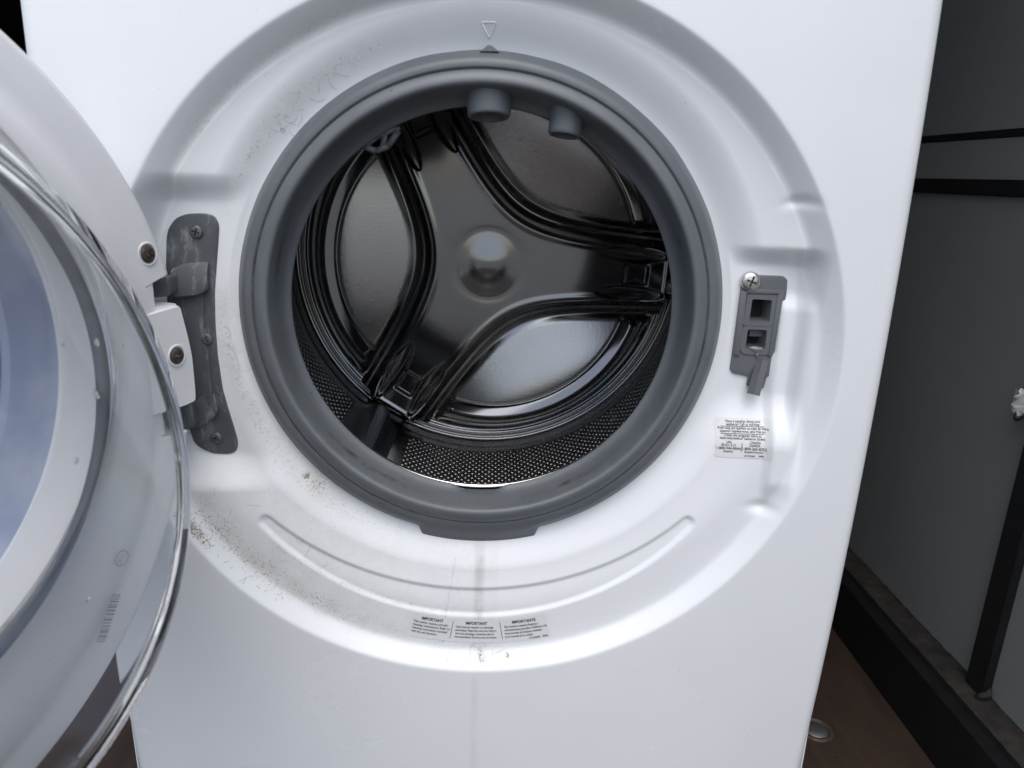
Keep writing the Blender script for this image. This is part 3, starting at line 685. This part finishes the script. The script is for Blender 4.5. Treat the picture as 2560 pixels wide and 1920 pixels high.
# phone sticker: corners measured on the panel
c4 = [onS(*dp(*q))[[0, 2]] for q in ((1546, 899), (1668, 909), (1663, 993), (1541, 987))]
og = np.mean(c4, axis=0); w_ = (np.linalg.norm(c4[1]-c4[0])+np.linalg.norm(c4[2]-c4[3]))/2; h_ = (np.linalg.norm(c4[0]-c4[3])+np.linalg.norm(c4[1]-c4[2]))/2
ex = (c4[1]+c4[2]-c4[0]-c4[3]); ex /= np.linalg.norm(ex); ez = np.array([-ex[1], ex[0]])
sx_, sy_ = w_/1600.0, h_/1180.0     # sticker zoom pixels -> metres
def sp(x, y): return ((x-865)*sx_, (822-y)*sy_)
L = []
for s, xc, yb, tw, sz in (("Have a question about your", 890, 355, 1030, 86), ("appliance? Call us toll-free:", 880, 440, 995, 86), ("Avez-vous une question au sujet de votre", 865, 548, 1465, 86), ("appareil? Appelez-nous, sans frais au:", 858, 635, 1320, 86),
                          ("¿Tiene una pregunta sobre su", 850, 755, 1090, 86), ("electrodoméstico? Llámenos Gratis:", 845, 840, 1315, 86), ("USA", 460, 962, 145, 84), ("EE.UU., É.-U.", 452, 1048, 420, 84), ("CANADA", 1212, 950, 315, 84), ("CANADÁ", 1195, 1038, 315, 84),
                          ("1-800-944-9044", 448, 1160, 690, 96), ("1-800-265-8352", 1190, 1150, 690, 96), ("(English)", 437, 1243, 270, 62), ("(English/Français)", 1178, 1236, 545, 62), ("137279200", 1060, 1362, 310, 58), ("0908", 1400, 1360, 140, 58)):
    X, Y = sp(xc, yb); L.append((s, X, Y, tw*sx_, sz*1.25*sy_, .00003, 'c', 0))
rl = [sp(220, 470)+sp(1490, 464), sp(205, 682)+sp(1465, 668), sp(838, 945)+sp(815, 1215)]
sticker("phone_sticker", og, ex, ez, w_, h_, .0022, L, rl)
# maintenance sticker, bent along the dish
zi = lambda x, y: (950+x/4.424, 1480+y/4.424)
c4 = [onS(*zi(*q))[[0, 2]] for q in ((362, 230), (1828, 212), (1890, 462), (300, 474))]
mt, mb = onS(*zi(1095, 300))[[0, 2]], onS(*zi(1095, 556))[[0, 2]]
h2 = np.linalg.norm(mt-mb); og = (mt+mb)/2; w2 = (np.linalg.norm(c4[1]-c4[0])+np.linalg.norm(c4[2]-c4[3]))/2*1.01
sag = (c4[0][1]+c4[1][1])/2-mt[1]; cur = (w2/2)**2/(2*sag)
kx = w2/1540.; ky = h2/256.
L = []
# text laid along the bent sticker: columns about x = -1, 0, 1
def col(cx_, head, body, tail=None, hw=245, bw=420, bx=-210):
    L.append((head, cx_*kx, (128-58)*ky, hw*kx, 44*ky, .0001, 'c', 0))
    for i, (s, wdt) in enumerate(body): L.append((s, (cx_+bx)*kx, (128-98-37*i)*ky, wdt*kx, 34*ky, .00003, 'l', 0))
col(-530, "IMPORTANT", [("This washer requires periodic", 385), ("cleaning maintenance. Refer to", 410), ("cleaning instructions included", 385), ("with the unit literature.", 280)], bx=-205)
col(-30, "IMPORTANT", [("Cette laveuse requiert un nettoyage", 420), ("périodique. Reportez-vous aux instruc-", 455), ("tions de nettoyage contenues dans la", 425), ("documentation fournie avec la laveuse.", 455)], bx=-230)
col(510, "IMPORTANTE", [("Esta lavadora requiere limpieza y", 380), ("mantenimiento periódico. Refiérase a las", 470), ("instrucciones de limpieza incluidas", 405), ("en el manual de la unidad.", 305)], hw=270, bx=-225)
L.append(("137244200   0908", 740*kx, (-118)*ky, 200*kx, 28*ky, .00003, 'r', 0))
sticker("maintenance_sticker", og, np.array([1., .0]), np.array([0, 1.]), w2, h2, 0, L, [(-295*kx, 98*ky, -312*kx, -92*ky), (235*kx, 98*ky, 255*kx, -92*ky)], curve=cur)
# ---- door, swung open on its left hinge
TH = math.radians(112); U = np.array([math.cos(TH), -math.sin(TH), 0]); N = np.array([math.sin(TH), math.cos(TH), 0]); ZA = np.array([0, 0, 1.])
C0 = np.array([-.245, .01, 0])+U*.29
def D(u, n, z): return C0+np.multiply.outer(u, U)+np.multiply.outer(n, N)+np.multiply.outer(z, ZA)
def onD(u_, v_, n):
    d = ray(u_, v_); c = C0+N*n; return CAM+d*(np.dot(c-CAM, N)/np.dot(d, N))
def zD(u_, v_, n=0): return onD(u_, v_, n)[2]
n0, n1 = zD(*z4(110, 480)), zD(*z4(180, 650)); n2, n3 = zD(*z4(340, 1235)), zD(*z4(345, 1400))
ND = 1440; pd = np.linspace(0, 2*PI, ND, endpoint=False)
def dring(r, n, zc=0.0, notch=False):
    r = np.full(ND, r); z_ = zc+r*np.sin(pd); u_ = r*np.cos(pd)
    if notch:
        m = (u_ < 0) & (z_ < n0) & (z_ > n1) | (u_ < 0) & (z_ < n2) & (z_ > n3)
        lim = -.262; hit = m & (u_ < lim); u_ = np.where(hit, lim, u_)
    return D(u_, np.full(ND, n), z_)
Rg = [dring(.272, -.055), dring(.284, -.052), dring(.290, -.045), dring(.2915, -.02, notch=True), dring(.2905, -.004, notch=True), dring(.2885, -.001, notch=True), dring(.284, .0005, notch=True), dring(.262, .003), dring(.250, .005), dring(.246, .0085), dring(.225, .0105, .01), dring(.207, .0105, .033), dring(.2045, .009, .036), dring(.203, .004, .037), dring(.202, -.03, .037)]
V, F = loft(Rg); door = mesh("door", V, F, M_PLASTICW, WM, sharp=38)
V, F = loft([dring(.272, -.055), dring(.25, -.062), dring(.215, -.066, .03), dring(.194, -.064, .037), dring(.192, -.056, .037), dring(.196, -.05, .037), dring(.2018, -.03, .037)]); mesh("door_shell", V, F, M_PLASTICW, door, sharp=38)
V, F = loft([dring(.1985, -.030, .036), dring(.190, -.032, .036), dring(.12, -.041, .036), dring(.0002, -.046, .036)]); mesh("door_window", V, F, M_TINT, door)
rr = []
for k in range(10):
    a = 2*PI*k/10; rr.append(dring(.1895+.0045*math.cos(a), .022+.0045*math.sin(a), .024))
rr.append(rr[0]); V, F = loft(rr); mesh("glass_seal", V, F, simple("seal_grey", (.16, .17, .20), .35), door)
# glass bowl: flange, flaring wall, end face slanting out towards the bottom
NBW = 360; pb = np.linspace(0, 2*PI, NBW, endpoint=False)
def bring(R, n, zc, tilt, u0):
    z_ = R*np.sin(pb); return D(u0+R*np.cos(pb), n-tilt*z_, zc+z_)
def lerp(t): return (.2*(1-t)+.176*t, .012*(1-t)+.118*t, .040*(1-t)+.035*t, .326*t, -.004*(1-t)+.012*t)
outer = [bring(.201, .0115, .040, 0, -.004), bring(.2015, .0135, .040, 0, -.004), bring(.2005, .016, .040, 0.01, -.004)]
for t in (.12, .25, .4, .55, .7, .82, .9): outer.append(bring(*lerp(t)))
R_, n_2, zc_, tl_, u0_ = lerp(1)
for a in np.linspace(0, PI/2, 9): outer.append(bring(R_-.012*(1-math.cos(a)), n_2-.012+.012*math.sin(a), zc_, tl_, u0_))
outer += [bring(R_-.03, n_2+.001, zc_, tl_, u0_), bring(.10, n_2+.003, zc_, tl_, u0_), bring(.05, n_2+.004, zc_, tl_, u0_), bring(.0005, n_2+.0045, zc_, tl_, u0_)]
tk = .0045
inner = []
for t in (0.02, .12, .25, .4, .55, .7, .82, .9):
    q = lerp(t); inner.append(bring(q[0]-tk, q[1], q[2], q[3], q[4]))
for a in np.linspace(0, PI/2, 7): inner.append(bring(R_-tk-.010*(1-math.cos(a)), n_2-.012-tk*.5+.010*math.sin(a), zc_, tl_, u0_))
inner += [bring(R_-.034, n_2-tk+.001, zc_, tl_, u0_), bring(.10, n_2-tk+.003, zc_, tl_, u0_), bring(.05, n_2-tk+.004, zc_, tl_, u0_), bring(.0005, n_2-tk+.0045, zc_, tl_, u0_)]
V, F = loft(inner[::-1]+outer)
F = [f[::-1] for f in F]
gb = mesh("glass_bowl", V, F, M_GLASS, door, sharp=60)
dv = []
for _ in range(34):
    R0 = .15*math.sqrt(random.random()); a = random.uniform(0, 2*PI); z_ = R0*math.sin(a); rd = random.choice([.0007, .001, .0013, .0018])
    c = D(u0_+R0*math.cos(a), n_2+.0035-tl_*z_, zc_+z_); th = np.linspace(0, 2*PI, 8, endpoint=False)
    rr = [c+N*h*rd+k*rd*(np.cos(th)[:, None]*U+np.sin(th)[:, None]*ZA*1.3) for k, h in ((1, 0), (.85, .3), (.5, .55), (.01, .62))]
    dv.append(loft(rr))
V, F = join(dv); wd_ = mesh("water_drops", V, F, M_GLASS, gb); wd_['kind'] = 'stuff'
# hinge cover between the two knuckles
hc = [onD(*z4(*q), .002) for q in ((60, 705), (100, 690), (275, 640), (325, 830), (350, 950), (370, 1150), (372, 1222), (310, 1252), (200, 1280), (60, 1290))]
hcl = np.array([[np.dot(p-C0, U), p[2]] for p in hc]); hcl[0, 0] += .04; hcl[-1, 0] += .04; hcl[-2, 0] += .02
hq = rounded(hcl, .0025, 3); nq = len(hq)
rr = [D(hq[:, 0], np.full(nq, -.03), hq[:, 1]), D(hq[:, 0], np.full(nq, .0035), hq[:, 1])]
cc = hq.mean(0); h2_ = cc+(hq-cc)*.985; rr.append(D(h2_[:, 0], np.full(nq, .0052), h2_[:, 1]))
V, F = loft(rr); F.append(tuple(range(2*nq, 3*nq))); hcv = mesh("hinge_cover", V, F, M_PLASTICW, door, sharp=35)
def cup(c, r, mat, smat):
    th = np.linspace(0, 2*PI, 32, endpoint=False); c = np.array(c); rr = []
    for k, h in ((1.25, -.0004), (1.18, .0006), (1.02, .0003), (.95, -.0012)): rr.append(c+N*h+k*r*(np.cos(th)[:, None]*U+np.sin(th)[:, None]*ZA))
    V, F = loft(rr); mesh("screw_well", V, F, mat, door)
    screw(c-N*.0005, N, r*.9, smat, door, "screw")
cup(onD(*dp(319, 549), .0022), .0075, M_PLASTICW, M_SCREWR)
cup(onD(*z4(275, 950), .0058), .0075, M_PLASTICW, M_SCREWR)
# print on the ring, seen through the bowl
def ringtext(s, p, rot, size, target=None):
    tv, tf = text_mesh(s, size); wd_ = tv[:, 0].max()-tv[:, 0].min()
    if target: tv *= target/wd_; wd_ = target
    tv[:, 0] -= tv[:, 0].min()+wd_/2
    c, s_ = math.cos(rot), math.sin(rot); q = np.c_[c*tv[:, 0]-s_*tv[:, 1]+p[0], s_*tv[:, 0]+c*tv[:, 1]+p[1]]
    return D(q[:, 0], np.full(len(q), .0118), q[:, 1]), tf
def dl_(u_, v_): p = onD(u_, v_, .0115); return np.array([np.dot(p-C0, U), p[2]])
z5 = lambda x, y: (x/2.304, 1200+y/2.304)
ul = dl_(*z5(708, 455)); pr = []
th = np.linspace(0, 2*PI, 41); A_ = np.c_[np.cos(th), np.sin(th)]
pr.append((np.concatenate([D(ul[0]+.0062*A_[:, 0], np.full(41, .0118), ul[1]+.0062*A_[:, 1]), D(ul[0]+.0055*A_[:, 0], np.full(41, .0118), ul[1]+.0055*A_[:, 1])]), [(k, k+1, k+42, k+41) for k in range(40)]))
pr.append(ringtext("UL", ul-[0, .002], -1.0, .007, .0062))
b0, b1 = dl_(*z5(575, 940)), dl_(*z5(670, 660)); ed = (b1-b0)/np.linalg.norm(b1-b0); en = np.array([-ed[1], ed[0]]); Lb = np.linalg.norm(b1-b0); t = 0
while t < Lb:
    w = random.choice([.0005, .0008, .0014]); q = [b0+ed*t-en*.003, b0+ed*(t+w)-en*.003, b0+ed*(t+w)+en*.005, b0+ed*t+en*.005]
    pr.append((D(np.array([k[0] for k in q]), np.full(4, .0118), np.array([k[1] for k in q])), [(0, 1, 2, 3)])); t += w+random.choice([.0006, .0009, .0013])
V, F = join(pr); mesh("printed_marks", V, F, M_INKG, door, smooth=False)
# ------------------------------------------------------------------ hairs and crumbs lying on the enamel
pts = []
def hair(px, py, n, step, curl, r=.00007, head=None):
    x, z = onS(*dp(px, py))[[0, 2]]; a = random.uniform(0, 2*PI) if head is None else head; k = random.gauss(0, curl); path = []
    for i in range(n):
        path.append((x, float(surf(x, z))-.0003, z)); x += step*math.cos(a); z += step*math.sin(a); a += k*step; k += random.gauss(0, curl*.25)
    pts.append(tube(path, r, 4))
for _ in range(14): t = random.random(); hair(565+170*t+random.gauss(0, 9), 330-200*t+random.gauss(0, 9), random.randint(4, 12), .0011, 260)
for _ in range(16): hair(random.gauss(1037, 28), random.gauss(1416, 9), random.randint(5, 14), .0011, 160)
for _ in range(16): t = random.random(); hair(446+150*t**1.2+random.gauss(0, 7), 1150+150*t-8*(1-t)+random.gauss(0, 8), random.randint(3, 7), .0010, 220, .00013)
for _ in range(10): hair(random.uniform(440, 720), random.uniform(1020, 1330), random.randint(5, 14), .0012, 160)
for _ in range(6): hair(random.uniform(490, 530), random.uniform(640, 960), random.randint(4, 14), .0012, 150)
hair(505, 755, 22, .0014, 30, head=-1.3); hair(985, 1200, 60, .0014, 3, .00006, head=-1.75)
V, F = join(pts); ln = mesh("lint", V, F, M_HAIR); ln['kind'] = 'stuff'
